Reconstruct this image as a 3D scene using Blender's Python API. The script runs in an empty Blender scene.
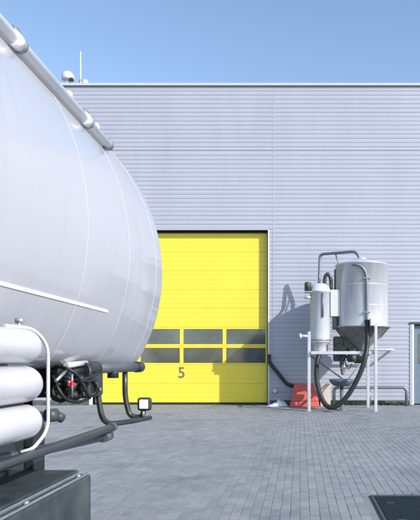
import bpy, math, random
from mathutils import Vector, Matrix
random.seed(7)
R = math.radians
S = bpy.context.scene
COL = S.collection

# ------------------------------------------------------------------ camera
cam_d = bpy.data.cameras.new("camera"); cam = bpy.data.objects.new("camera", cam_d)
COL.objects.link(cam); S.camera = cam
cam.location = (0, 0, 1.3); cam.rotation_euler = (R(90), 0, 0)      # level, square to the facade
cam_d.sensor_fit = 'HORIZONTAL'; cam_d.sensor_width = 36; cam_d.lens = 36 * 594 / 420
cam_d.shift_x = -90 / 420; cam_d.shift_y = 102 / 420
cam_d.clip_start = 0.05; cam_d.clip_end = 3000

# ------------------------------------------------------------------ sky and sun
SUN = Vector((1.25, -1.0, 0.96)).normalized()                        # towards the sun
EL = math.asin(SUN.z)
w = bpy.data.worlds.new("World"); S.world = w; w.use_nodes = True
nt = w.node_tree; nt.nodes.clear()
sky = nt.nodes.new('ShaderNodeTexSky'); sky.sky_type = 'NISHITA'; sky.sun_disc = False
sky.sun_elevation = EL; sky.sun_rotation = R(128.7)
sky.air_density = 1.0; sky.dust_density = 0.7; sky.ozone_density = 1.2
bg = nt.nodes.new('ShaderNodeBackground'); bg.inputs[1].default_value = 0.15
wo = nt.nodes.new('ShaderNodeOutputWorld')
nt.links.new(sky.outputs[0], bg.inputs[0]); nt.links.new(bg.outputs[0], wo.inputs[0])
sd = bpy.data.lights.new("sun", 'SUN'); sd.energy = 3.2; sd.angle = R(0.53); sd.color = (1.0, 0.965, 0.92)
sun = bpy.data.objects.new("sun", sd); COL.objects.link(sun)
sun.rotation_euler = SUN.to_track_quat('Z', 'Y').to_euler(); sun.location = (20, -20, 20)
S.view_settings.view_transform = 'Standard'; S.view_settings.look = 'None'
S.view_settings.exposure = 0.75; S.view_settings.gamma = 1.0
S.view_settings.use_curve_mapping = False
S.render.engine = 'CYCLES'; S.cycles.filter_width = 2.1

# ------------------------------------------------------------------ materials
def lin(c): return tuple((x / 12.92 if x <= .04045 else ((x + .055) / 1.055) ** 2.4) for x in c)
def mat(name, col, rough=.5, metal=0., var=.12, scale=6., bump=0., bscale=60., coat=0., spec=.5, streak=None, detail=5):
    m = bpy.data.materials.new(name); m.use_nodes = True
    t = m.node_tree; b = t.nodes['Principled BSDF']
    b.inputs['Roughness'].default_value = rough; b.inputs['Metallic'].default_value = metal
    b.inputs['Coat Weight'].default_value = coat; b.inputs['Coat Roughness'].default_value = .06
    b.inputs['Specular IOR Level'].default_value = spec
    tc = t.nodes.new('ShaderNodeTexCoord')
    mp = t.nodes.new('ShaderNodeMapping')
    if streak: mp.inputs['Scale'].default_value = streak
    t.links.new(tc.outputs['Object'], mp.inputs[0])
    n = t.nodes.new('ShaderNodeTexNoise'); n.inputs['Scale'].default_value = scale; n.inputs['Detail'].default_value = detail
    n.inputs['Roughness'].default_value = .62
    t.links.new(mp.outputs[0], n.inputs['Vector'])
    r = t.nodes.new('ShaderNodeValToRGB')
    r.color_ramp.elements[0].position = .3; r.color_ramp.elements[1].position = .72
    r.color_ramp.elements[0].color = (*[c * (1 - var) for c in col], 1)
    r.color_ramp.elements[1].color = (*[min(1, c * (1 + var)) for c in col], 1)
    t.links.new(n.outputs['Fac'], r.inputs[0]); t.links.new(r.outputs[0], b.inputs['Base Color'])
    rr = t.nodes.new('ShaderNodeMapRange'); rr.inputs[3].default_value = max(.02, rough * .82); rr.inputs[4].default_value = min(1, rough * 1.2)
    t.links.new(n.outputs['Fac'], rr.inputs[0]); t.links.new(rr.outputs[0], b.inputs['Roughness'])
    if bump:
        n2 = t.nodes.new('ShaderNodeTexNoise'); n2.inputs['Scale'].default_value = bscale; n2.inputs['Detail'].default_value = 4
        t.links.new(tc.outputs['Object'], n2.inputs['Vector'])
        bp = t.nodes.new('ShaderNodeBump'); bp.inputs['Strength'].default_value = bump; bp.inputs['Distance'].default_value = .01
        t.links.new(n2.outputs['Fac'], bp.inputs['Height']); t.links.new(bp.outputs[0], b.inputs['Normal'])
    return m

M = dict(
    clad=mat('cladding', (.358, .372, .440), .42, .0, .05, .7, spec=.5, streak=(1, 1, .25)),
    coping=mat('coping', (.52, .55, .62), .4, 0, .05),
    trim=mat('trim', (.60, .61, .66), .35, 0, .05),
    darktrim=mat('dark_trim', (.05, .06, .075), .5, 0, .1),
    core=mat('core', (.3, .31, .35), .8, 0, .1),
    plinth=mat('plinth', (.09, .10, .10), .9, 0, .3, 14, .5),
    yellow=mat('yellow_door', (.725, .60, .05), .45, 0, .03, 1.3, streak=(1, 1, .4)),
    rubber=mat('rubber', (.012, .014, .014), .6, 0, .3, 20),
    number=mat('number_grey', (.11, .115, .10), .5, 0, .15, 20),
    leaf=mat('grey_leaf', (.12, .17, .22), .5, 0, .1),
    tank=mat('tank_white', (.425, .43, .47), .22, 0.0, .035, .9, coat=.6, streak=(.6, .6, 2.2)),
    weld=mat('weld', (.47, .47, .51), .3, 0, .05, 30),
    wpaint=mat('white_paint', (.53, .53, .56), .28, 0, .04, 4, coat=.4),
    wbright=mat('white_bright', (.84, .84, .86), .35, 0, .05, 6),
    chrome=mat('zinc', (.42, .45, .48), .38, .75, .15, 12),
    steel=mat('steel_bar', (.105, .115, .13), .38, .3, .15, 14),
    black=mat('black_paint', (.020, .026, .026), .38, 0, .35, 12, coat=.15),
    boxm=mat('box_dark', (.03, .042, .045), .45, .1, .3, 7, .15, 40),
    hose=mat('hose', (.010, .013, .014), .5, 0, .3, 20),
    galv=mat('galvanised', (.52, .54, .58), .36, .35, .08, 5, streak=(1, 1, .3)),
    galvd=mat('galvanised_dull', (.30, .32, .33), .5, .5, .15, 7),
    hopper=mat('hopper_shaded', (.19, .20, .195), .5, .3, .25, 6),  # shade under the silo is put into this darker metal colour
    filt=mat('filter_white', (.56, .575, .62), .4, .1, .06, 5),
    pipe=mat('grey_pipe', (.17, .19, .22), .42, .4, .12, 9),
    dkgreen=mat('dark_green', (.035, .055, .04), .5, 0, .3, 12),
    red=mat('red_plastic', (.50, .085, .06), .5, 0, .15, 6),
    redh=mat('red_handle', (.55, .03, .04), .4, 0, .1),
    beige=mat('beige', (.55, .47, .42), .6, 0, .1),
    blue=mat('bluegrey', (.11, .14, .19), .45, .2, .15, 9),
    bag=mat('plastic_sheet', (.62, .65, .70), .5, 0, .12, 9),
    lens=mat('lamp_lens', (.78, .79, .82), .15, 0, .04, 30, coat=.8),
    tyre=mat('tyre', (.018, .018, .019), .75, 0, .3, 20, .4),
    cover=mat('cover_steel', (.011, .020, .025), .9, .0, .35, 9, .5, 70, spec=.15),
    rim=mat('cover_rim', (.045, .058, .064), .8, .0, .2, 20, .3),
    weed=mat('weed', (.055, .085, .03), .6, 0, .5, 9),
)

def smudge(m, scale, stretch, lo, hi, dark, bump=0.):
    # a second, sparse layer of film and drips (on the tank also painted-in reflections) over a material made by mat()
    t = m.node_tree; b = t.nodes['Principled BSDF']; src = b.inputs['Base Color'].links[0].from_socket
    geo = t.nodes.new('ShaderNodeNewGeometry'); mp = t.nodes.new('ShaderNodeMapping'); mp.inputs['Scale'].default_value = stretch
    t.links.new(geo.outputs['Position'], mp.inputs[0])
    n = t.nodes.new('ShaderNodeTexNoise'); n.inputs['Scale'].default_value = scale; n.inputs['Detail'].default_value = 7; n.inputs['Roughness'].default_value = .6
    t.links.new(mp.outputs[0], n.inputs['Vector'])
    n2 = t.nodes.new('ShaderNodeTexNoise'); n2.inputs['Scale'].default_value = .8; n2.inputs['Detail'].default_value = 3
    t.links.new(geo.outputs['Position'], n2.inputs['Vector'])
    mu = t.nodes.new('ShaderNodeMath'); mu.operation = 'MULTIPLY'; t.links.new(n.outputs[0], mu.inputs[0]); t.links.new(n2.outputs[0], mu.inputs[1])
    r = t.nodes.new('ShaderNodeMapRange'); r.inputs[1].default_value = lo; r.inputs[2].default_value = hi; t.links.new(mu.outputs[0], r.inputs[0])
    x = t.nodes.new('ShaderNodeMix'); x.data_type = 'RGBA'; x.blend_type = 'MULTIPLY'
    t.links.new(r.outputs[0], x.inputs['Factor']); t.links.new(src, x.inputs['A']); x.inputs['B'].default_value = (*dark, 1)
    t.links.new(x.outputs['Result'], b.inputs['Base Color'])
    if bump:
        n3 = t.nodes.new('ShaderNodeTexNoise'); n3.inputs['Scale'].default_value = 1.6; n3.inputs['Detail'].default_value = 1
        t.links.new(geo.outputs['Position'], n3.inputs['Vector'])
        bp = t.nodes.new('ShaderNodeBump'); bp.inputs['Strength'].default_value = bump; bp.inputs['Distance'].default_value = .02
        t.links.new(n3.outputs[0], bp.inputs['Height']); t.links.new(bp.outputs[0], b.inputs['Normal']); t.links.new(bp.outputs[0], b.inputs['Coat Normal'])
smudge(M['tank'], 5, (1, 2.6, .55), .24, .42, (.91, .91, .915), .06)  # road film streaks that double as grey reflections painted into the tank colour
smudge(M['wpaint'], 9, (1, .5, 1), .27, .42, (.80, .80, .80))
smudge(M['clad'], 1.6, (2.2, 1, .22), .26, .44, (.95, .955, .96))
smudge(M['yellow'], 3, (2.0, 1, .35), .29, .46, (.95, .945, .92))
smudge(M['galv'], 6, (2, 2, .4), .24, .42, (.88, .885, .89))
smudge(M['boxm'], 9, (1, 1, .6), .22, .4, (1.7, 1.65, 1.55))
# glass of the yellow door: dark, reflecting
g = bpy.data.materials.new('window_glass'); g.use_nodes = True; t = g.node_tree; b = t.nodes['Principled BSDF']
b.inputs['Roughness'].default_value = .10; b.inputs['Specular IOR Level'].default_value = .9
b.inputs['Coat Weight'].default_value = .3
tc = t.nodes.new('ShaderNodeTexCoord'); n = t.nodes.new('ShaderNodeTexNoise'); n.inputs['Scale'].default_value = 1.3; n.inputs['Detail'].default_value = 3
t.links.new(tc.outputs['Object'], n.inputs[0]); r = t.nodes.new('ShaderNodeValToRGB')
r.color_ramp.elements[0].position = .35; r.color_ramp.elements[0].color = (.028, .036, .036, 1)
r.color_ramp.elements[1].position = .75; r.color_ramp.elements[1].color = (.10, .12, .115, 1)
t.links.new(n.outputs[0], r.inputs[0]); t.links.new(r.outputs[0], b.inputs['Base Color'])
M['glass'] = g

def paving_mat(name, brick):
    m = bpy.data.materials.new(name); m.use_nodes = True; t = m.node_tree; b = t.nodes['Principled BSDF']
    b.inputs['Roughness'].default_value = .85; b.inputs['Specular IOR Level'].default_value = .3
    geo = t.nodes.new('ShaderNodeNewGeometry')
    def noise(sc, det):
        n = t.nodes.new('ShaderNodeTexNoise'); n.inputs['Scale'].default_value = sc; n.inputs['Detail'].default_value = det
        t.links.new(geo.outputs['Position'], n.inputs['Vector']); return n
    big = noise(.35, 6); med = noise(3.5, 5); fine = noise(140, 3)
    def mul(a, bb):
        x = t.nodes.new('ShaderNodeMix'); x.data_type = 'RGBA'; x.blend_type = 'MULTIPLY'; x.inputs['Factor'].default_value = 1
        t.links.new(a, x.inputs['A']); t.links.new(bb, x.inputs['B']); return x.outputs['Result']
    def ramp(src, lo, hi, p0=.3, p1=.7):
        r = t.nodes.new('ShaderNodeValToRGB'); r.color_ramp.elements[0].position = p0; r.color_ramp.elements[1].position = p1
        r.color_ramp.elements[0].color = (*lo, 1); r.color_ramp.elements[1].color = (*hi, 1)
        t.links.new(src, r.inputs[0]); return r.outputs[0]
    c = ramp(big.outputs[0], (.218, .231, .248), (.263, .274, .286))
    c = mul(c, ramp(med.outputs[0], (.86, .87, .88), (1.08, 1.07, 1.06)))
    st = noise(1.1, 8); c = mul(c, ramp(st.outputs[0], (.80, .82, .84), (1, 1, 1), .33, .47))
    c = mul(c, ramp(fine.outputs[0], (.80, .80, .80), (1.15, 1.15, 1.15)))
    if brick:
        br = t.nodes.new('ShaderNodeTexBrick'); br.inputs['Scale'].default_value = 1
        br.inputs['Brick Width'].default_value = .17; br.inputs['Row Height'].default_value = .085; br.inputs['Mortar Size'].default_value = .004
        br.inputs['Color1'].default_value = (1, 1, 1, 1); br.inputs['Color2'].default_value = (.8, .8, .8, 1); br.inputs['Mortar'].default_value = (.6, .6, .6, 1)
        mp = t.nodes.new('ShaderNodeMapping'); mp.inputs['Rotation'].default_value = (0, 0, R(90))
        t.links.new(geo.outputs['Position'], mp.inputs[0]); t.links.new(mp.outputs[0], br.inputs['Vector'])
        c = mul(c, br.outputs['Color'])
    else:
        oi = t.nodes.new('ShaderNodeObjectInfo')
        ad = t.nodes.new('ShaderNodeMath'); ad.operation = 'ADD'
        t.links.new(geo.outputs['Random Per Island'], ad.inputs[0]); t.links.new(oi.outputs['Random'], ad.inputs[1])
        fr = t.nodes.new('ShaderNodeMath'); fr.operation = 'FRACT'; t.links.new(ad.outputs[0], fr.inputs[0])
        c = mul(c, ramp(fr.outputs[0], (.89, .90, .91), (1.08, 1.075, 1.07), 0, 1))
    t.links.new(c, b.inputs['Base Color'])
    bp = t.nodes.new('ShaderNodeBump'); bp.inputs['Strength'].default_value = .35; bp.inputs['Distance'].default_value = .004
    t.links.new(fine.outputs[0], bp.inputs['Height']); t.links.new(bp.outputs[0], b.inputs['Normal'])
    return m
M['paver'] = paving_mat('concrete_paver', False)
M['paving_far'] = paving_mat('paving_ground', True)

# ------------------------------------------------------------------ mesh helpers
ORIGIN = {}
class MB:
    def __init__(s): s.v = []; s.f = []; s.sm = []
    def add(s, vs, fs, smooth=False):
        o = len(s.v); s.v += [tuple(p) for p in vs]
        for f in fs: s.f.append([i + o for i in f]); s.sm.append(smooth)
        return s
    def box(s, a, b):
        x0, y0, z0 = a; x1, y1, z1 = b
        return s.add([(x0,y0,z0),(x1,y0,z0),(x1,y1,z0),(x0,y1,z0),(x0,y0,z1),(x1,y0,z1),(x1,y1,z1),(x0,y1,z1)],
              [(0,3,2,1),(4,5,6,7),(0,1,5,4),(1,2,6,5),(2,3,7,6),(3,0,4,7)])
    def frust(s, a, b, a2, b2, z0, z1):      # tapered block: bottom rect a..b, top rect a2..b2
        return s.add([(a[0],a[1],z0),(b[0],a[1],z0),(b[0],b[1],z0),(a[0],b[1],z0),(a2[0],a2[1],z1),(b2[0],a2[1],z1),(b2[0],b2[1],z1),(a2[0],b2[1],z1)],
              [(0,3,2,1),(4,5,6,7),(0,1,5,4),(1,2,6,5),(2,3,7,6),(3,0,4,7)])
    def tube(s, pts, r, n=14, caps=True):
        pts = [Vector(p) for p in pts]
        rs = r if isinstance(r, (list, tuple)) else [r] * len(pts)
        d0 = (pts[1] - pts[0]).normalized()
        u = d0.orthogonal().normalized(); vs = []; prev = d0
        for i, p in enumerate(pts):
            d = (pts[min(i+1, len(pts)-1)] - pts[max(i-1, 0)]).normalized()
            q = prev.rotation_difference(d); u = (q @ u); u = (u - d * u.dot(d)).normalized(); prev = d
            v = d.cross(u)
            for k in range(n):
                a = 2 * math.pi * k / n
                vs.append(p + (u * math.cos(a) + v * math.sin(a)) * rs[i])
        fs = [(i*n+k, i*n+(k+1) % n, (i+1)*n+(k+1) % n, (i+1)*n+k) for i in range(len(pts)-1) for k in range(n)]
        o = len(s.v); s.add(vs, fs, True)
        if caps:
            s.f.append([o + k for k in reversed(range(n))]); s.sm.append(False)
            s.f.append([o + (len(pts)-1)*n + k for k in range(n)]); s.sm.append(False)
        return s
    def lathe(s, c, axis, prof, n=32, smooth=True):   # prof: [(r, h)], revolved about axis through c
        c = Vector(c); ax = Vector(axis).normalized(); u = ax.orthogonal().normalized(); v = ax.cross(u); vs = []; fs = []
        for r, h in prof:
            for k in range(n):
                a = 2*math.pi*k/n; vs.append(c + ax*h + (u*math.cos(a) + v*math.sin(a))*max(r, 1e-4))
        for i in range(len(prof)-1):
            for k in range(n): fs.append((i*n+k, i*n+(k+1) % n, (i+1)*n+(k+1) % n, (i+1)*n+k))
        return s.add(vs, fs, smooth)
    def build(s, name, m, parent=None, bevel=0, bseg=2, autosmooth=True):
        o0 = ORIGIN.get(parent.name, Vector((0,0,0))) if parent else Vector((0,0,0))
        me = bpy.data.meshes.new(name); me.from_pydata([tuple(Vector(p) - o0) for p in s.v], [], s.f)
        me.polygons.foreach_set('use_smooth', s.sm)
        me.materials.append(M[m] if isinstance(m, str) else m); me.update()
        o = bpy.data.objects.new(name, me); COL.objects.link(o)
        if parent: o.parent = parent
        ORIGIN[o.name] = o0
        if bevel:
            bv = o.modifiers.new('bevel', 'BEVEL'); bv.width = bevel; bv.segments = bseg; bv.limit_method = 'ANGLE'; bv.angle_limit = R(40)
        return o
def thing(name, label, cat, loc, group=None):
    o = bpy.data.objects.new(name, None); COL.objects.link(o); o.location = loc; o.empty_display_size = .2
    o['label'] = label; o['category'] = cat
    if group: o['group'] = group
    ORIGIN[o.name] = Vector(loc); return o
def tag(o, label, cat, kind=None):
    o['label'] = label; o['category'] = cat
    if kind: o['kind'] = kind
    return o
def spline(pts, n=8):
    P = [Vector(p) for p in pts]; P = [P[0]*2 - P[1]] + P + [P[-1]*2 - P[-2]]; out = []
    for i in range(1, len(P)-2):
        a, b, c, d = P[i-1:i+3]
        for k in range(n):
            t = k/n
            out.append(.5*((2*b) + (c-a)*t + (2*a-5*b+4*c-d)*t*t + (3*b-a-3*c+d)*t**3))
    out.append(P[-2]); return out
def bend(pts, rad, n=6):                     # polyline with rounded corners
    P = [Vector(p) for p in pts]; out = [P[0]]
    for i in range(1, len(P)-1):
        a = (P[i-1]-P[i]); c = (P[i+1]-P[i]); r = min(rad, a.length*.49, c.length*.49)
        p0 = P[i]+a.normalized()*r; p2 = P[i]+c.normalized()*r
        for k in range(n+1):
            t = k/n; out.append(p0*(1-t)**2 + P[i]*2*t*(1-t) + p2*t*t)
    out.append(P[-1]); return out

# ------------------------------------------------------------------ ground and block paving
gb = MB(); gb.add([(-600,-600,-.006),(600,-600,-.006),(600,900,-.006),(-600,900,-.006)], [(0,1,2,3)])
ground = gb.build('paved_yard', 'paving_far'); ground['kind'] = 'structure'
COVER = (.71, 1.62, 4.55, 5.74)              # x0, x1, y0, y1 of the steel cover
def paver_geo(cx, cy, dz, tx, ty, L=.0825, W=.0414):
    e = .003; zs = lambda x, y: dz + tx*(x-cx) + ty*(y-cy)
    o = []
    for (hx, hy, z) in ((W, L, -.04), (W, L, -.002), (W-e, L-e, 0)):
        for sx, sy in ((-1,-1),(1,-1),(1,1),(-1,1)):
            x = cx+sx*hx; y = cy+sy*hy; o.append((x, y, z+zs(x, y)))
    return o
PF = [(0,1,5,4),(1,2,6,5),(2,3,7,6),(3,0,4,7),(4,5,9,8),(5,6,10,9),(6,7,11,10),(7,4,8,11),(8,9,10,11)]
pos = []
for i in range(-118, 88):
    for j in range(-5, 108):
        x = (i+.5)*.085; y = (j+(.5 if i % 2 else 0))*.17
        if y < -.9 or y > 17.84: continue
        if COVER[0]-.075 < x < COVER[1]+.075 and COVER[2]-.11 < y < COVER[3]+.11: continue
        pos.append((x, y))
def vis(p):
    x, y = p
    if y < 4.95: return 1e9
    px = 300+594*x/y
    if px < 96 or px > 418: return 1e9
    return y
pos.sort(key=vis)
me0 = []
for k in range(6):
    mm = bpy.data.meshes.new('paving_block')
    mm.from_pydata(paver_geo(0, 0, 0, random.uniform(-.007,.007), random.uniform(-.005,.005)), [], PF); mm.materials.append(M['paver']); me0.append(mm)
for k, (x, y) in enumerate(pos[:300]):
    o = bpy.data.objects.new('paving_block', me0[k % 6]); COL.objects.link(o); o.parent = ground
    o.location = (x+random.uniform(-.0012,.0012), y+random.uniform(-.0012,.0012), random.uniform(-.0016,.0016)); o.rotation_euler.z = random.uniform(-.008,.008)
pb = MB()
for (x, y) in pos[300:]:
    pb.add(paver_geo(x+random.uniform(-.001,.001), y+random.uniform(-.001,.001), random.uniform(-.0018,.0018), random.uniform(-.007,.007), random.uniform(-.005,.005)), PF)
o = pb.build('paving_blocks', 'paver', ground); o['kind'] = 'stuff'

# ------------------------------------------------------------------ warehouse
YW = 18.0
B = thing('warehouse_building', 'long light grey warehouse hall clad in horizontal ribbed metal sheets', 'warehouse', (-.9, YW, 0))
DX0, DX1, DZ = -6.30, -.97, 5.30             # loading door opening
PX0, PX1, PZ = 3.42, 4.52, 2.44              # side door opening
XL, XR, ZT = -15.0, 14.0, 9.69
c = MB()                                     # the wall behind the sheets
for a, b_ in (((XL, YW+.05, 0), (DX0, YW+.35, ZT)), ((DX0, YW+.05, DZ), (DX1, YW+.35, ZT)), ((DX1, YW+.05, 0), (PX0, YW+.35, ZT)),
              ((PX0, YW+.05, PZ), (PX1, YW+.35, ZT)), ((PX1, YW+.05, 0), (XR, YW+.35, ZT))): c.box(a, b_)
c.build('wall', 'core', B)
c = MB(); c.box((XL, YW+.36, 0), (XL+.3, YW+24, ZT)).box((XR-.3, YW+.36, 0), (XR, YW+24, ZT)).box((XL, YW+24, 0), (XR, YW+24.3, ZT))
c.box((XL+.3, YW+.36, ZT-.30), (XR-.3, YW+24, ZT-.12)); c.build('rear_walls_and_roof', 'core', B)
PITCH = .1305
def sheet(x0, x1, z0, z1):
    # ribbed sheet: wide crests towards the yard, narrow grooves, all on one raster of heights
    prof = []
    k = math.floor(z0/PITCH) - 1
    while k*PITCH < z1 + PITCH:
        zb = k*PITCH
        prof += [(zb, 0), (zb+.070, -.001), (zb+.086, .0095), (zb+.112, .0095)]; k += 1
    prof = [(z, y) for z, y in prof if z0 < z < z1]
    prof = [(z0, prof[0][1])] + prof + [(z1, prof[-1][1])]
    mb = MB(); vs = []; fs = []
    nx = max(1, int((x1-x0)/3)); xs = [x0+(x1-x0)*i/nx for i in range(nx+1)]
    for z, y in prof:
        for x in xs: vs.append((x, YW+y+random.uniform(-.0007,.0007), z))
    W = nx+1
    for i in range(len(prof)-1):
        for j in range(nx): fs.append((i*W+j, i*W+j+1, (i+1)*W+j+1, (i+1)*W+j))
    mb.add(vs, fs); return mb.build('cladding_sheet', 'clad', B)
SEAM = -.82; ZJ = 7.70
sheet(XL, SEAM-.009, ZJ+.02, ZT); sheet(XL, SEAM-.009, DZ+.04, ZJ-.004); sheet(XL, DX0-.08, .14, DZ+.036)
sheet(SEAM+.009, XR, ZJ+.02, ZT); sheet(SEAM+.009, XR, PZ+.07, ZJ-.004); sheet(SEAM+.009, PX0-.105, .14, PZ+.066); sheet(PX1+.10, XR, .14, PZ+.066)
MB().box((SEAM-.012, YW-.0025, .14), (SEAM+.012, YW+.049, ZT-.05)).build('seam_strip', 'clad', B)
MB().box((XL, YW+.013, ZJ-.006), (XR, YW+.048, ZJ+.022)).build('seam_strip', 'clad', B)
MB().box((XL-.05, YW-.06, ZT+.012), (XR+.05, YW+.40, ZT+.04)).box((XL-.05, YW-.06, ZT-.03), (XR+.05, YW-.045, ZT+.010)).build('coping', 'coping', B, .006)
MB().box((DX1+.08, YW-.012, 0), (PX0-.09, YW+.049, .135)).build('plinth', 'plinth', B)
MB().box((PX1+.09, YW-.012, 0), (XR, YW+.049, .135)).build('plinth', 'plinth', B)
MB().box((XL, YW-.012, 0), (DX0-.08, YW+.049, .135)).build('plinth', 'plinth', B)
# trims of the loading door
MB().box((DX1, YW-.02, .0), (DX1+.048, YW+.30, DZ+.02)).build('door_trim', 'trim', B, .004)
sheet(DX1+.056, SEAM-.017, .14, DZ+.036)
MB().box((DX0-.085, YW-.02, .0), (DX0, YW+.30, DZ+.02)).build('door_trim', 'trim', B, .004)
MB().box((DX0, YW-.008, DZ+.0), (DX1, YW+.30, DZ+.038)).build('door_trim', 'clad', B, .004)
# the loading door: rubber seal + nine sections + glass + number
YD = YW+.215
D = MB().box((DX0+.001, YD-.03, DZ-.05), (DX1-.001, YD+.10, DZ-.001)).box((DX0+.001, YD-.03, .0), (DX0+.035, YD+.1, DZ-.051)).box((DX1-.035, YD-.03, .0), (DX1-.001, YD+.1, DZ-.051)).box((DX0+.036, YD-.02, .0), (DX1-.036, YD+.06, .055)).build('loading_door', 'rubber', B)
D['label'] = 'closed yellow sectional loading door with two rows of windows'
X0, X1 = DX0+.036, DX1-.036
nS = 9; zb0 = .058; SH = (DZ-.052-zb0)/nS
for s_ in range(nS):
    z0 = zb0+SH*s_+.0015; z1 = zb0+SH*(s_+1)-.0015
    mb = MB()
    if s_ in (2, 3):
        # glazed section: stiles and rails round four panes
        mb.box((X0, YD, z0), (X1, YD+.045, z0+.056)).box((X0, YD, z1-.056), (X1, YD+.045, z1))
        pw = (X1-X0)/4
        xs = [X0+pw*i for i in range(5)]
        for i, x in enumerate(xs):
            a = x-.055 if 0 < i < 4 else (x if i == 0 else x-.05); b_ = x+.055 if 0 < i < 4 else (x+.05 if i == 0 else x)
            mb.box((a, YD+.001, z0+.0561), (b_, YD+.045, z1-.0561))
        mb.build('door_section', 'yellow', D, .006)
        for i in range(4):
            a = xs[i]+(.055 if i else .05); b_ = xs[i+1]-(.055 if i < 3 else .05)
            tl = random.uniform(-.004, .004)
            MB().add([(a, YD+.020+tl, z0+.05), (b_, YD+.020-tl, z0+.05), (b_, YD+.022-tl, z1-.05), (a, YD+.022+tl, z1-.05)], [(0,1,2,3)]).build('window_pane', 'glass', D)
    else:
        pr = [(z0, .005), (z0+.010, 0)]
        h = (z1-z0)/4
        for q in range(1, 4): pr += [(z0+h*q-.016, 0), (z0+h*q-.004, .0035), (z0+h*q+.004, .0035), (z0+h*q+.016, 0)]
        pr += [(z1-.010, 0), (z1, .005)]
        vs = []; fs = []
        for z, y in pr: vs += [(X0, YD+y, z), (X1, YD+y, z)]
        for i in range(len(pr)-1): fs.append((2*i, 2*i+1, 2*i+3, 2*i+2))
        k = len(vs); vs += [(X0, YD+.045, z0), (X1, YD+.045, z0), (X1, YD+.045, z1), (X0, YD+.045, z1)]
        fs += [(k, k+1, 1, 0), (2*len(pr)-2, 2*len(pr)-1, k+2, k+3), (k+3, k+2, k+1, k)]
        mb.add(vs, fs).build('door_section', 'yellow', D)
MB().box((X0, YD+.05, .05), (X1, YD+.07, DZ-.06)).build('door_backing', 'rubber', D)
fc = bpy.data.curves.new('door_number', 'FONT'); fc.body = '5'; fc.size = .47; fc.extrude = .0015; fc.offset = .004
tmp = bpy.data.objects.new('tmp_number', fc); COL.objects.link(tmp)
bpy.context.view_layer.update()
tm = bpy.data.meshes.new_from_object(tmp.evaluated_get(bpy.context.evaluated_depsgraph_get())); bpy.data.objects.remove(tmp)
xs_ = [v.co.x for v in tm.vertices]; ys_ = [v.co.y for v in tm.vertices]
cx_, cy_ = (min(xs_)+max(xs_))/2, (min(ys_)+max(ys_))/2
for v in tm.vertices: v.co = Vector((v.co.x-cx_-3.635, YD-.003-v.co.z, v.co.y-cy_+.975)) - ORIGIN[D.name]
tm.materials.clear(); tm.materials.append(M['number'])
num = bpy.data.objects.new('door_number', tm); COL.objects.link(num); num.parent = D
# side door at the right
P = MB().box((PX0+.03, YW+.11, .03), (PX1-.03, YW+.16, PZ-.03)).build('side_door', 'leaf', B, .004)
P['label'] = 'blue grey steel side door at the right edge'
MB().box((PX0+.18, YW+.102, 1.25), (PX1-.18, YW+.108, 2.15)).build('window_pane', 'glass', P)
MB().tube([(PX1-.14, YW+.10, 1.05), (PX1-.14, YW+.05, 1.05), (PX1-.26, YW+.05, 1.05)], .012).build('door_handle', 'chrome', P)
MB().box((PX0-.03, YW-.02, 0), (PX0+.03, YW+.20, PZ)).box((PX1-.03, YW-.02, 0), (PX1+.03, YW+.20, PZ)).build('door_trim', 'trim', B, .004)
MB().box((PX0-.095, YW-.016, 0), (PX0-.032, YW+.049, PZ)).build('door_trim', 'clad', B, .003)
MB().box((PX0-.11, YW-.03, PZ+.002), (PX1+.11, YW+.20, PZ+.055)).build('door_trim', 'darktrim', B, .003)

# roof things
V = thing('roof_vent', 'small white mushroom vent standing on the warehouse roof edge', 'vent', (-7.33, 18.75, ZT-.12))
MB().lathe((-7.33, 18.75, 0), (0,0,1), [(.09, ZT-.13), (.09, 10.26)], 20).build('vent_pipe', 'wpaint', V)
MB().lathe((-7.33, 18.75, 0), (0,0,1), [(0, 10.17), (.185, 10.18), (.2, 10.24), (.19, 10.35), (.13, 10.43), (.05, 10.465), (0, 10.47)], 24).build('vent_cap', 'wpaint', V)
MB().box((-7.24, 18.6, 10.14), (-7.12, 18.72, 10.21)).build('vent_flap', 'black', V)
A = thing('roof_antenna', 'thin white rod antenna on the warehouse roof', 'antenna', (-6.93, 18.75, ZT-.12))
MB().tube([(-6.93, 18.75, ZT-.12), (-6.93, 18.75, 11.1)], .022, 10).build('rod', 'wpaint', A)
MB().lathe((-6.93, 18.75, 0), (0,0,1), [(.0, 10.03), (.05, 10.03), (.05, 10.2), (0, 10.2)], 16).build('mast_clamp', 'galvd', A)
K = thing('roof_sensor', 'small white boxy sensor on a stub beside the roof antenna', 'sensor', (-6.76, 18.75, ZT-.12))
MB().tube([(-6.76, 18.75, ZT-.12), (-6.76, 18.75, 10.05)], .02, 10).build('stub', 'wpaint', K)
MB().box((-6.83, 18.68, 10.02), (-6.70, 18.82, 10.20)).build('housing', 'wpaint', K, .02)

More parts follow.
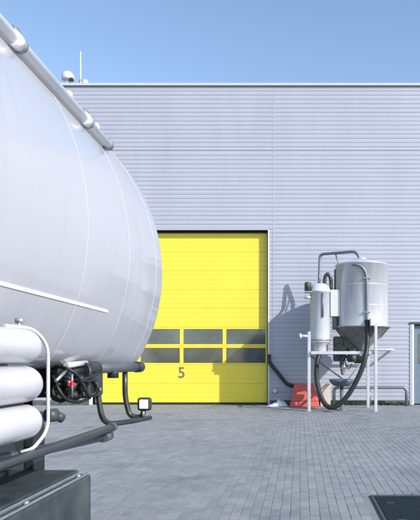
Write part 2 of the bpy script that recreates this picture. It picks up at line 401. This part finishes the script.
# ------------------------------------------------------------------ silo with its filter
YS = 16.4
def q(px, py, Y): return ((px-300)*Y/594, Y, 1.3-(py-362)*Y/594)
SX = 1.70; SC = (SX, YS)
T = thing('storage_silo', 'galvanised storage silo with conical hopper on a tube frame beside the yellow door', 'silo', (SX, YS, 0))
MB().lathe((*SC, 0), (0,0,1), [(.72, 2.27), (.72, 3.93), (.732, 3.935), (.732, 3.965), (.71, 3.97)], 72).build('silo_shell', 'galv', T)
MB().lathe((*SC, 0), (0,0,1), [(.715, 3.965), (.55, 4.02), (.2, 4.12), (.12, 4.13), (.12, 4.18), (0, 4.185)], 72).build('silo_lid', 'galv', T)
for z in (2.82, 3.38):
    MB().lathe((*SC, 0), (0,0,1), [(.721, z-.008), (.724, z-.004), (.724, z+.004), (.721, z+.008)], 72).build('seam_band', 'galv', T)
MB().lathe((*SC, 0), (0,0,1), [(.72, 2.275), (.80, 2.27), (.80, 2.24), (.77, 2.23)], 72).build('ring_flange', 'galvd', T)
MB().lathe((*SC, 0), (0,0,1), [(.77, 2.235), (.17, 1.66), (.17, 1.54), (.0, 1.54)], 48).build('hopper', 'hopper', T)
for k in range(8):
    a = math.pi*2*(k+.5)/8; ca, sa = math.cos(a), math.sin(a); w2 = .008
    pts = []
    for r_, z in ((.79, 2.232), (.50, 1.952), (.66, 2.232)):
        for d in (-w2, w2): pts.append((SX+ca*r_-sa*d, YS+sa*r_+ca*d, z))
    MB().add([(SX+ca*.79-sa*w2, YS+sa*.79+ca*w2, 2.235), (SX+ca*.79+sa*w2, YS+sa*.79-ca*w2, 2.235), (SX+ca*.52+sa*w2, YS+sa*.52-ca*w2, 1.92), (SX+ca*.52-sa*w2, YS+sa*.52+ca*w2, 1.92), (SX+ca*.60-sa*w2, YS+sa*.60+ca*w2, 2.235), (SX+ca*.60+sa*w2, YS+sa*.60-ca*w2, 2.235)],
             [(0,1,2,3), (0,3,4), (1,5,2), (0,4,5,1), (3,2,5,4)]).build('gusset', 'hopper', T)
MB().lathe((SX-.10, YS, 0), (0,0,1), [(0, 1.54), (.17, 1.54), (.18, 1.46), (.10, 1.26), (.0, 1.26)], 20).build('outlet_valve', 'black', T)
def leg(x, y, zt):
    MB().box((x-.038, y-.038, .012), (x+.038, y+.038, zt)).build('leg', 'galv', T, .008)
    MB().box((x-.09, y-.09, 0), (x+.09, y+.09, .012)).build('foot_plate', 'galvd', T)
LX0, LX1, LY0, LY1 = .24, 1.97, 15.45, 16.78
leg(LX1, LY0, 2.34); leg(LX0, LY0+.15, 2.10); leg(LX1-.05, LY1, 2.20); leg(LX0, LY1, 2.10)
MB().box((LX0+.046, LY0+.02, 1.50), (LX1-.046, LY0+.09, 1.58)).build('crossbeam', 'galv', T, .006)
MB().box((LX0+.046, LY1-.03, 1.50), (LX1-.096, LY1+.03, 1.58)).build('crossbeam', 'galv', T, .006)
MB().box((LX0-.03, LY0+.20, 1.50), (LX0+.03, LY1-.05, 1.58)).build('crossbeam', 'galv', T, .006)
MB().box((LX1-.03, LY0+.05, 1.50), (LX1+.02, LY1-.05, 1.57)).build('crossbeam', 'galv', T, .006)
for y in (LY0+.08, LY1): MB().box((LX1-.035, y-.03, 2.12), (LX1+.03, y+.25, 2.229)).build('leg_bracket', 'galvd', T, .006)
MB().tube(bend([(1.3, 17.5, 1.66), (2.75, 17.5, 1.66), (2.75, 17.95, 1.66)], .08), .036).build('air_line', 'wpaint', T)
MB().box((1.82, 15.36, 2.24), (1.93, 15.62, 2.44)).build('leg_bracket', 'wpaint', T, .01)
MB().tube([(LX0, LY0+.15, 1.98), (LX0-.24, LY0+.15, 1.98)], .035).tube([(LX0-.20, LY0+.15, 1.98), (LX0-.26, LY0+.15, 1.98)], .07).build('side_arm', 'wpaint', T)
# filter
FX, FY = .548, 16.15; FZ = lambda z: 1.3+(z-1.3)*.939
Fp = MB().lathe((FX, FY, 0), (0,0,1), [(0.0, 1.8071), (0.2535, 1.8071), (0.277, 1.8634), (0.277, 3.178), (0.2911, 3.1827), (0.2911, 3.2343), (0.277, 3.239), (0.2582, 3.3282), (0.1502, 3.4221), (0.0, 3.4409)], 48).build('dust_filter', 'filt', T)
Fp['label'] = 'white upright dust filter drum beside the silo'
MB().lathe((FX, FY, 0), (0,0,1), [(0.0, 1.5441), (0.1596, 1.5441), (0.1737, 1.5817), (0.1737, 1.7695), (0.2441, 1.8052), (0.0, 1.8061)], 28).build('outlet_collar', 'wpaint', Fp)
MB().lathe((FX, FY, 0), (0,0,1), [(0.2789, 1.8728), (0.293, 1.8775), (0.293, 1.9103), (0.2789, 1.915)], 48).build('drum_band', 'galvd', Fp)
MB().tube([(FX+.06, FY-.296, 3.15), (FX+.06, FY-.296, 2.50)], .026, 10).build('gauge_tube', 'pipe', Fp)
MB().box((FX-.43, FY-.21, 3.17), (FX-.05, FY-.05, 3.21)).build('motor_shelf', 'galvd', Fp, .006)
MB().lathe((FX-.335, FY-.13, 0), (0,0,1), [(0.0, 3.2109), (0.0939, 3.2109), (0.0939, 3.4221), (0.0751, 3.4503), (0.0, 3.4503)], 20).build('motor', 'dkgreen', Fp)
MB().tube([(FX-.42, FY-.1, 3.05), (FX-.25, FY-.1, 3.05)], .05).build('inlet_stub', 'wpaint', Fp)
MB().tube(spline([(FX+.11, FY-.05, 3.36), (FX+.13, FY-.05, 3.59), (FX+.20, FY-.05, 3.68), (FX+.28, FY-.05, 3.57), (FX+.30, FY-.05, 3.27)]), .05).build('elbow_hose', 'black', Fp)
MB().box((.82, 16.02, 2.53), (1.08, 16.28, 3.25)).build('connection_duct', 'filt', T, .012)
MB().box((.88, 16.06, 2.18), (1.0, 16.24, 2.525)).build('duct_foot', 'black', T)
MB().box((.945, 16.38, 3.26), (.995, 16.5, 3.86)).build('cable_duct', 'black', T)
MB().tube(bend([(FX-.03, FY+.05, 3.40), (FX-.02, FY+.3, 3.52), (.555, 17.15, 3.66), (.58, 17.2, 4.42), (1.55, 16.6, 4.39), (1.68, 16.45, 4.15)], .13), .042).build('air_pipe', 'pipe', T)
MB().tube([(1.02, 16.93, 4.36), (1.05, 16.9, 4.22), (1.12, 16.75, 4.0)], .018, 8).build('pipe_stay', 'pipe', T)
# fill pipe down the front, then the black hose to the filter
fy = YS-.72-.038
MB().tube(spline([q(352, 264.5, fy+.03), q(357, 264.5, fy), q(362.5, 267.5, fy-.005), q(366, 274, fy), q(366.8, 286, fy), q(367, 305, fy), q(367, 329, fy)], 6), .036).build('fill_pipe', 'pipe', T)
for z in (2.6, 3.5): MB().box((SX-.03, fy-.045, z), (SX+.15, fy+.05, z+.025)).build('pipe_clamp', 'galvd', T)
hp = [(367,320,fy),(367.5,336,fy-.05),(366,354,15.35),(361,371,15.3),(352,389,15.3),(343,401,15.3),(333,407.5,15.32),(325,404,15.4),(319,391,15.55),(316.5,376,15.75),(317,363,16.0),(319,355,16.12),(320,350,16.15)]
MB().tube(spline([q(*p) for p in hp], 6), .064, 16).build('transfer_hose', 'hose', T)
# below the hopper
MB().tube([(1.30, 16.05, 1.40), (1.52, 16.05, 1.40)], .10, 20).tube([(1.26, 16.05, 1.40), (1.305, 16.05, 1.40)], .075, 18).build('valve_motor', 'dkgreen', T)
MB().tube([(LX0+.05, LY1-.06, 1.48), (1.30, LY1-.06, .75), (1.86, LY1-.06, 1.44)], .024, 10).build('brace', 'pipe', T)
MB().box((1.20, 16.30, 1.62), (1.50, 16.42, 1.92)).build('control_box', 'black', T, .012)
MB().tube(spline([(1.30, 16.25, 1.66), (1.24, 16.1, 1.5), (1.22, 16.05, 1.3), (1.32, 16.05, 1.12), (1.40, 16.1, 1.25)]), .016, 8).build('cable', 'hose', T)
MB().box((.93, 16.35, 1.32), (1.24, 16.75, 2.0)).tube([(1.08, 16.36, 1.66), (1.08, 16.2, 1.66)], .15, 20).build('blower', 'black', T, .02)
MB().tube(bend([(1.35, 16.2, 1.60), (1.12, 16.1, 1.35), (1.17, 16.05, .98)], .1), .06).build('drain_pipe', 'black', T)
MB().tube([(1.17, 16.0, 1.22), (1.17, 16.0, .95)], .045).build('drain_valve', 'beige', T)
MB().tube([(1.10, 15.95, 1.13), (1.30, 15.95, 1.13)], .026).build('valve_lever', 'beige', T)
Bo = MB().lathe((1.12, 15.95, 0), (0,0,1), [(0, .66), (.22, .66), (.33, .78), (.34, .84), (.31, .82), (.2, .71), (0, .70)], 32).build('drip_tray', 'blue', T)
MB().lathe((1.12, 15.95, 0), (0,0,1), [(0, .0), (.17, .0), (.17, .03), (.05, .032), (.05, .66), (0, .661)], 20).build('tray_stand', 'pipe', Bo)

# things along the wall
rb = MB(); rb.frust((-.27, 17.22), (.54, 17.72), (-.17, 17.36), (.40, 17.58), .16, .67).frust((-.30, 17.18), (.56, 17.74), (-.27, 17.22), (.54, 17.72), 0.0, .16)
rbo = rb.build('barrier_block', 'red', None, .025, 3); tag(rbo, 'red tapered plastic barrier block behind the silo leg', 'barrier')
bb = MB().box((.60, 17.50, .0), (.90, 17.80, .62)).box((.59, 17.49, .62), (.91, 17.81, .66)).build('box', 'beige', None, .01); tag(bb, 'beige box with a lid right of the red barrier', 'box')
from mathutils import noise as mn
bg_ = MB(); NX, NY = 26, 16; vs = []; fs = []
for j in range(NY):
    for i in range(NX):
        u, v = i/(NX-1)*2-1, j/(NY-1)*2-1; p = Vector((u*2.6, v*1.9, 3.1))
        env = max(0, 1-(abs(u)**2.5))*max(0, 1-abs(v)**2.5)
        z = env*(.10+.085*(u+.3))*(1+.9*mn.noise(p))+.045*env*abs(mn.noise(p*3.1))
        vs.append((-.66+.29*u*(1+.22*mn.noise(p*.8+Vector((5, 0, 0)))), 17.56+.2*v*(1+.25*mn.noise(p*.8)), max(0, z)+.003))
for j in range(NY-1):
    for i in range(NX-1): fs.append((j*NX+i, j*NX+i+1, (j+1)*NX+i+1, (j+1)*NX+i))
bag = bg_.add(vs, fs, True).build('plastic_sheet', 'bag'); tag(bag, 'crumpled pale plastic sheet on the ground between yellow door and red barrier', 'plastic sheet')
wk = thing('wall_lamp', 'small round white fitting low on the wall above the plastic sheet', 'wall fitting', (-.75, 17.98, .42))
MB().lathe((-.75, 17.99, .42), (0,-1,0), [(.075, 0), (.075, .05), (.05, .075), (0, .08)], 18).build('dome', 'wpaint', wk)
MB().lathe((-.75, 17.995, .42), (0,-1,0), [(.09, 0), (.09, .012), (.07, .013)], 18).build('ring', 'galvd', wk)
bp_ = MB().tube(bend([(-.93, 17.9, 1.52), (-.93, 17.86, 1.30), (-.36, 17.84, .60), (.05, 17.84, .57)], .14), .058, 16).build('drain_hose', 'hose'); tag(bp_, 'thick black hose sloping from the yellow door down to the red barrier', 'hose')
rl = thing('pipe_rail', 'low dark pipe rail along the wall right of the silo', 'rail', (2.2, 17.5, 0))
MB().tube(bend([(1.0, 17.5, .0), (1.0, 17.5, .55), (3.14, 17.5, .55), (3.14, 17.5, 0)], .14), .05).build('rail_tube', 'pipe', rl)
MB().tube([(2.05, 17.5, 0), (2.05, 17.5, .51)], .04).build('post', 'pipe', rl)

# weeds along the foot of the wall
wm = MB()
for k in range(1500):
    x = random.uniform(-.86, 5.5) if random.random() < .85 else random.uniform(-9, -.9)
    if PX0-.1 < x < PX1+.1 or DX0 < x < DX1+.1: continue
    if math.sin(x*5.1)+math.sin(x*2.3+1)+random.uniform(-1, 1) < -.2: continue
    y = YW-.03-abs(random.gauss(0, .035)); h = random.uniform(.03, .13); a = random.uniform(0, 6.28); wd = random.uniform(.006, .016)
    dx, dy = math.cos(a)*wd, math.sin(a)*wd; lx, ly = random.uniform(-.05, .05), -random.uniform(0, .06)
    wm.add([(x-dx, y-dy, -.012), (x+dx, y+dy, -.012), (x+lx*.5+dx*.8, y+ly*.4+dy, h*.6), (x+lx, y+ly, h), (x+lx*.5-dx*.8, y+ly*.4-dy, h*.6)], [(0,1,2,3,4)])
wo_ = wm.build('weeds', 'weed'); tag(wo_, 'low green weeds growing along the foot of the warehouse wall', 'weeds', 'stuff')

# steel cover in the paving
cx0, cx1, cy0, cy1 = COVER
CV = thing('access_cover', 'dark steel access cover set in the paving at the lower right', 'cover', ((cx0+cx1)/2, (cy0+cy1)/2, 0))
e = .03
MB().box((cx0-e, cy0-e, -.05), (cx0, cy1+e, .012)).box((cx1, cy0-e, -.05), (cx1+e, cy1+e, .012)).box((cx0+.0005, cy0-e, -.05), (cx1-.0005, cy0, .0115)).box((cx0+.0005, cy1, -.05), (cx1-.0005, cy1+e, .0115)).build('cover_frame', 'rim', CV, .006)
ym = (cy0+cy1)/2
for a, b_ in ((cy0+.006, ym-.004), (ym+.004, cy1-.006)):
    lid = MB().box((cx0+.006, a, -.04), (cx1-.006, b_, .006)).build('lid', 'cover', CV, .004)
    for x in (cx0+.12, cx1-.12):
        MB().box((x-.035, (a+b_)/2-.012, .0065), (x+.035, (a+b_)/2+.012, .013)).build('lift_bar', 'rim', lid, .004)

# ------------------------------------------------------------------ tank truck
TX, TZ, TR = -1.99, 1.875, 1.10
YE, YF = 3.82, -6.2                          # cylinder ends (rear / front)
K = thing('tank_truck', 'white tank truck with hose tubes and black guard bars along its flank', 'truck', (TX, 0, 0))
prof = [(0, YF-.45)] + [(TR*math.sin(a), YF-.45*math.cos(a)) for a in [math.pi/2*i/10 for i in range(1, 10)]]
prof += [(TR, YF)] + [(TR, YF+(YE-YF)*i/12) for i in range(1, 13)]
HD = .36
prof += [(TR*math.cos(a)**.66, YE+HD*math.sin(a)) for a in [math.pi/2*i/22 for i in range(1, 22)]] + [(0, YE+HD)]
ZC, ZS = 1.335, .07
def belly(mb):                               # the barrel is flattened underneath
    mb.v = [(x, y, z if z > ZC else ZC-ZS*(1-math.exp(-(ZC-z)/ZS))) for x, y, z in mb.v]; return mb
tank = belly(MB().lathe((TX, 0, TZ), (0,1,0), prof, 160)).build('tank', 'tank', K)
for y in (-4.0, -1.6, .3, 2.50, 3.11, 3.68):
    w_ = .0055 if y > 2 else .006
    belly(MB().lathe((TX, 0, TZ), (0,1,0), [(TR-.001, y-w_), (TR+.0008, y-w_*.4), (TR+.0008, y+w_*.4), (TR-.001, y+w_)], 160)).build('weld_seam', 'weld', tank)
def on(ang, r=TR): return (TX+r*math.cos(ang), TZ+r*math.sin(ang))    # angle up from the right flank
sx, sz = on(math.asin((1.547-TZ)/TR), TR+.004)
ma = math.asin((1.547-TZ)/TR); mo = MB(); mv = []
for y in (-5.5, 2.90):
    for da, dr in ((-.0062, -.001), (-.0052, .0035), (.0052, .0035), (.0062, -.001)):
        x_, z_ = on(ma+da, TR+dr); mv.append((x_, y, z_))
mo.add(mv, [(0,1,5,4), (1,2,6,5), (2,3,7,6), (4,5,6,7)]).build('side_moulding', 'wbright', tank)
# pipe along the shoulder
px_, pz_ = -1.026, 2.460
sp = MB().tube([(px_, -5.5, pz_), (px_, 3.16, pz_)], .0225, 20).build('shoulder_pipe', 'wbright', K)
for y in (.6, 2.14, 2.84):
    MB().tube([(px_, y-.022, pz_), (px_, y+.022, pz_)], .029, 20).build('pipe_clamp', 'wbright', sp)
    MB().tube([(px_, y+.026, pz_), (px_, y+.046, pz_)], .0275, 20).build('clamp_band', 'galvd', sp)
    MB().box((px_-.008, y-.01, pz_+.024), (px_+.008, y+.03, pz_+.050)).build('clamp_lug', 'galvd', sp, .003)
pa = math.atan2(pz_-TZ, px_-TX); x1, z1 = on(pa, TR-.015); nx_, nz_ = -math.sin(pa)*.012, math.cos(pa)*.012
MB().add([(x_+k*nx_, y, z_+k*nz_) for y in (-5.5, 3.13) for k in (-1, 1) for x_, z_ in ((x1, z1), (px_, pz_))], [(0,1,5,4), (2,6,7,3), (4,5,7,6), (0,2,3,1)]).build('mounting_flange', 'wbright', sp)
MB().tube([(px_, 3.14, pz_), (px_, 3.19, pz_)], [.027, .027], 20).tube([(px_, 3.19, pz_), (px_, 3.21, pz_)], [.022, .016], 20).build('end_cap', 'galvd', sp)
for y in (2.66, 3.02):
    MB().lathe((px_-.01, y, pz_+.02), (0,0,1), [(.018, 0), (.018, .02), (.012, .032), (0, .034)], 14).build('bleed_plug', 'wpaint', sp)
# walkway on top (out of the picture's view)
MB().box((TX-.25, -5.5, TZ+TR+.02), (TX+.25, 2.8, TZ+TR+.05)).build('walkway', 'galvd', K)
# hose tubes
HX, HR, HE = -.925, .0655, 2.045
for z, r_ in ((1.352, .0575), (1.226, .0615), (1.100, .0590)):
    pr = [(0, -4.2), (r_, -4.2), (r_, HE-.06)] + [(r_*math.cos(a), HE-.06+.06*math.sin(a)) for a in [math.pi/2*i/8 for i in range(1, 8)]] + [(0, HE)]
    ht = MB().lathe((HX, 0, z), (0,1,0), pr, 40).build('hose_tube', 'wpaint', K)
    MB().lathe((HX, 0, z), (0,1,0), [(r_-.001, 1.2), (r_+.004, 1.204), (r_+.004, 1.226), (r_-.001, 1.23)], 40).build('tube_band', 'galvd', ht)
MB().box((-.99, -4.1, 1.02), (-.985, 2.0, 1.40)).build('tube_backplate', 'black', K)
rod = MB().tube(bend([(HX-.02, 1.90, 1.416), (HX+.02, 2.02, 1.414), (HX+.045, 2.075, 1.36), (HX+.045, 2.075, 1.06), (HX+.02, 2.01, 1.005), (HX-.01, 1.985, .998)], .07, 8), .0062, 12).build('retaining_rod', 'wpaint', K)
MB().tube([(HX-.01, 1.98, 1.405), (HX-.01, 1.98, 1.434)], .006).tube([(HX-.022, 1.98, 1.438), (HX+.004, 1.98, 1.438)], .009, 14).build('wing_nut', 'chrome', rod)
MB().tube([(HX+.03, 2.10, 1.11), (HX+.05, 2.13, 1.11)], .024, 16).tube([(HX+.05, 2.13, 1.11), (HX+.065, 2.15, 1.095)], .017, 16).build('rod_end', 'boxm', rod)
# guard rail along the flank
MB().tube([(-.90, -4.2, .988), (-.90, 2.84, .988)], .017, 18).tube([(-.90, 2.83, .988), (-.90, 2.86, .988)], .022, 18).build('guard_rail', 'steel', K)
MB().tube([(-1.25, 1.2, .96), (-.93, 2.86, .945)], .021, 16).tube([(-.93, 2.80, .945), (-.928, 2.88, .945)], .026, 16).build('lower_rail', 'steel', K)
# hanging bracket and tool box
MB().box((-1.07, 2.30, .70), (-1.03, 2.40, 1.10)).build('box_bracket', 'black', K, .004)
BX0, BX1, BY0, BY1, BZ0, BZ1 = -1.32, -.80, .55, 2.28, .42, .872
bx = MB().box((BX0, BY0, BZ0), (BX1, BY1, BZ1)).build('tool_box', 'boxm', K, .012, 3)
MB().box((BX0-.01, BY0-.01, BZ1+.001), (BX1-.052, BY1+.006, BZ1+.013)).build('box_lid', 'boxm', bx, .004)
MB().box((BX1-.040, BY0, BZ1+.001), (BX1-.030, BY1-.02, BZ1+.012)).box((BX1-.012, BY0, BZ1+.0008), (BX1-.002, BY1-.02, BZ1+.008)).build('edge_strip', 'chrome', bx, .002)
for y in (1.0, 1.52, 1.78, 2.2):
    MB().lathe((BX1-.02, y, BZ1), (0,0,1), [(.008, 0), (.008, .008), (.005, .011), (0, .012)], 12).build('bolt', 'galvd', bx)
MB().box((BX1+.001, .9, .60), (BX1+.012, 1.1, .68)).build('box_latch', 'chrome', bx, .004)
# rear cross bar, guard loops, lamp
b0, b1 = Vector(q(90, 368.5, 2.95)), Vector(q(138, 367, 3.5))
bar = MB().tube([b0, b1], .027, 24).build('rear_bar', 'steel', K)
d_ = (b1-b0).normalized()
MB().tube([b0-d_*.10, b0+d_*.06], .036, 24).build('bar_sleeve', 'black', bar)
MB().tube([b1-d_*.03, b1+d_*.03], .032, 20).tube([b1+d_*.03, b1+d_*.045], [.030, .016], 20).build('bar_cap', 'black', bar)
MB().tube([q(66, 365.5, 2.70), q(86, 363, 2.86)], .014).build('bar_flange', 'wpaint', bar)
MB().tube([q(113, 367.5, 3.2), q(113, 378, 3.2)], .03, 16).build('bar_foot', 'black', bar)
MB().tube(bend([q(97, 370, 3.05), q(98, 396, 3.05), q(103, 425, 3.05), q(128, 422, 3.2), q(150, 417.5, 3.42)], .09, 8), .0145, 14).build('guard_loop', 'black', K)
MB().tube(bend([q(125, 368, 3.36), q(125, 398, 3.36), q(130, 417, 3.36), q(143, 417, 3.36), q(143.5, 407, 3.36)], .09, 8), .0150, 14).build('guard_loop', 'black', K)
lx, ly, lz = q(143.6, 404.3, 3.32)
lamp = MB().box((lx-.038, ly, lz-.037), (lx+.038, ly+.045, lz+.037)).build('marker_lamp', 'black', K, .014, 3)
MB().box((lx-.025, ly-.006, lz-.026), (lx+.025, ly+.004, lz+.026)).build('lens', 'lens', lamp, .008, 3)
MB().tube([(lx-.005, ly+.02, lz-.037), (lx-.008, ly+.02, lz-.07)], .008).build('stem', 'galvd', lamp)
# outlet valves, couplings and hoses beneath the tank end
vv = MB().box(Vector(q(50, 398, 2.86))+Vector((-.2, 0, 0)), Vector(q(90, 366, 2.86))+Vector((0, .2, 0))).build('valve_housing', 'black', K, .015, 3)
def fit(name, m, p0, p1, r_, par=vv, n=18): return MB().tube([q(*p0), q(*p1)], r_, n).build(name, m, par)
fit('valve_body', 'black', (53, 371, 2.72), (94, 371, 2.92), .030)
fit('flange', 'boxm', (62, 371, 2.74), (65, 371, 2.755), .046, n=24); fit('flange', 'boxm', (83, 372, 2.83), (86, 372, 2.845), .046, n=24)
for (a_, c_, yy, r_) in ((60, 391, 2.72, .040), (76, 393, 2.78, .034), (90, 388, 2.90, .046)):
    MB().lathe(q(a_, c_, yy), (.5,-1,.15), [(0, -.05), (r_*.8, -.05), (r_, -.02), (r_, .012), (r_*.86, .018), (r_*.62, .018), (r_*.58, .002), (0, .002)], 24).build('coupling', 'rubber', vv)
    for k in (-1, 1): MB().tube([Vector(q(a_, c_, yy))+Vector((k*r_, -.0, .0)), Vector(q(a_, c_, yy))+Vector((k*(r_+.016), -.03, -.006))], .005, 8).build('cam_lever', 'galvd', vv)
fit('elbow', 'black', (68, 376, 2.70), (69, 400, 2.72), .019); fit('elbow', 'black', (80, 376, 2.76), (84, 397, 2.80), .017)
MB().tube([q(67.5, 385, 2.60), q(75, 384.2, 2.62)], .0075, 12).build('red_lever', 'redh', vv)
MB().tube([q(71, 384, 2.60), q(72.5, 380, 2.60)], .006, 10).build('red_knob', 'redh', vv)
fit('lever_stem', 'chrome', (72.2, 374, 2.61), (72, 397, 2.61), .0045, n=10)
fit('actuator_rod', 'galvd', (56, 381, 2.55), (66, 371, 2.64), .007, n=10)
for pts, r_ in (([(53,376,2.66),(58,388,2.62),(66,399,2.64),(78,402,2.70),(88,399,2.78)], .008),
            ([(55,366,2.66),(66,368,2.62),(77,375,2.64),(83,386,2.70),(90,398,2.78)], .007),
            ([(52,398,2.66),(62,401,2.66),(70,395,2.66),(77,383,2.68),(90,377,2.80),(97,374,2.9)], .008),
            ([(60,377,2.66),(70,379,2.64),(84,381,2.74),(96,380,2.9)], .006)):
    MB().tube(spline([q(*p) for p in pts], 8), r_, 12).build('air_hose', 'hose', K)
# chassis and running gear
for s_ in (-1, 1):
    MB().box((TX+s_*.55-.05, YF, .74), (TX+s_*.55+.05, 3.1, 1.255)).build('chassis_rail', 'black', K, .006)
MB().box((TX-.60, 2.98, .74), (TX+.60, 3.09, 1.255)).build('rear_cross_member', 'black', K, .008)
def wheel(x, y):
    s1 = 1 if x > TX else -1
    wl = MB().lathe((x, y, .5), (s1,0,0), [(.30, -.14), (.42, -.15), (.485, -.13), (.50, -.09), (.50, .09), (.485, .13), (.42, .15), (.30, .14)], 48).build('wheel', 'tyre', K)
    MB().lathe((x, y, .5), (s1,0,0), [(.30, .135), (.28, .12), (.26, .03), (.16, .02), (.15, .09), (0, .10)], 40).build('rim', 'galvd', wl)
for y in (-.35, -1.55, -5.2):
    for x in (TX-.98, TX+.98): wheel(x, y)
    MB().tube([(TX-.85, y, .5), (TX+.85, y, .5)], .07).build('axle', 'black', K)
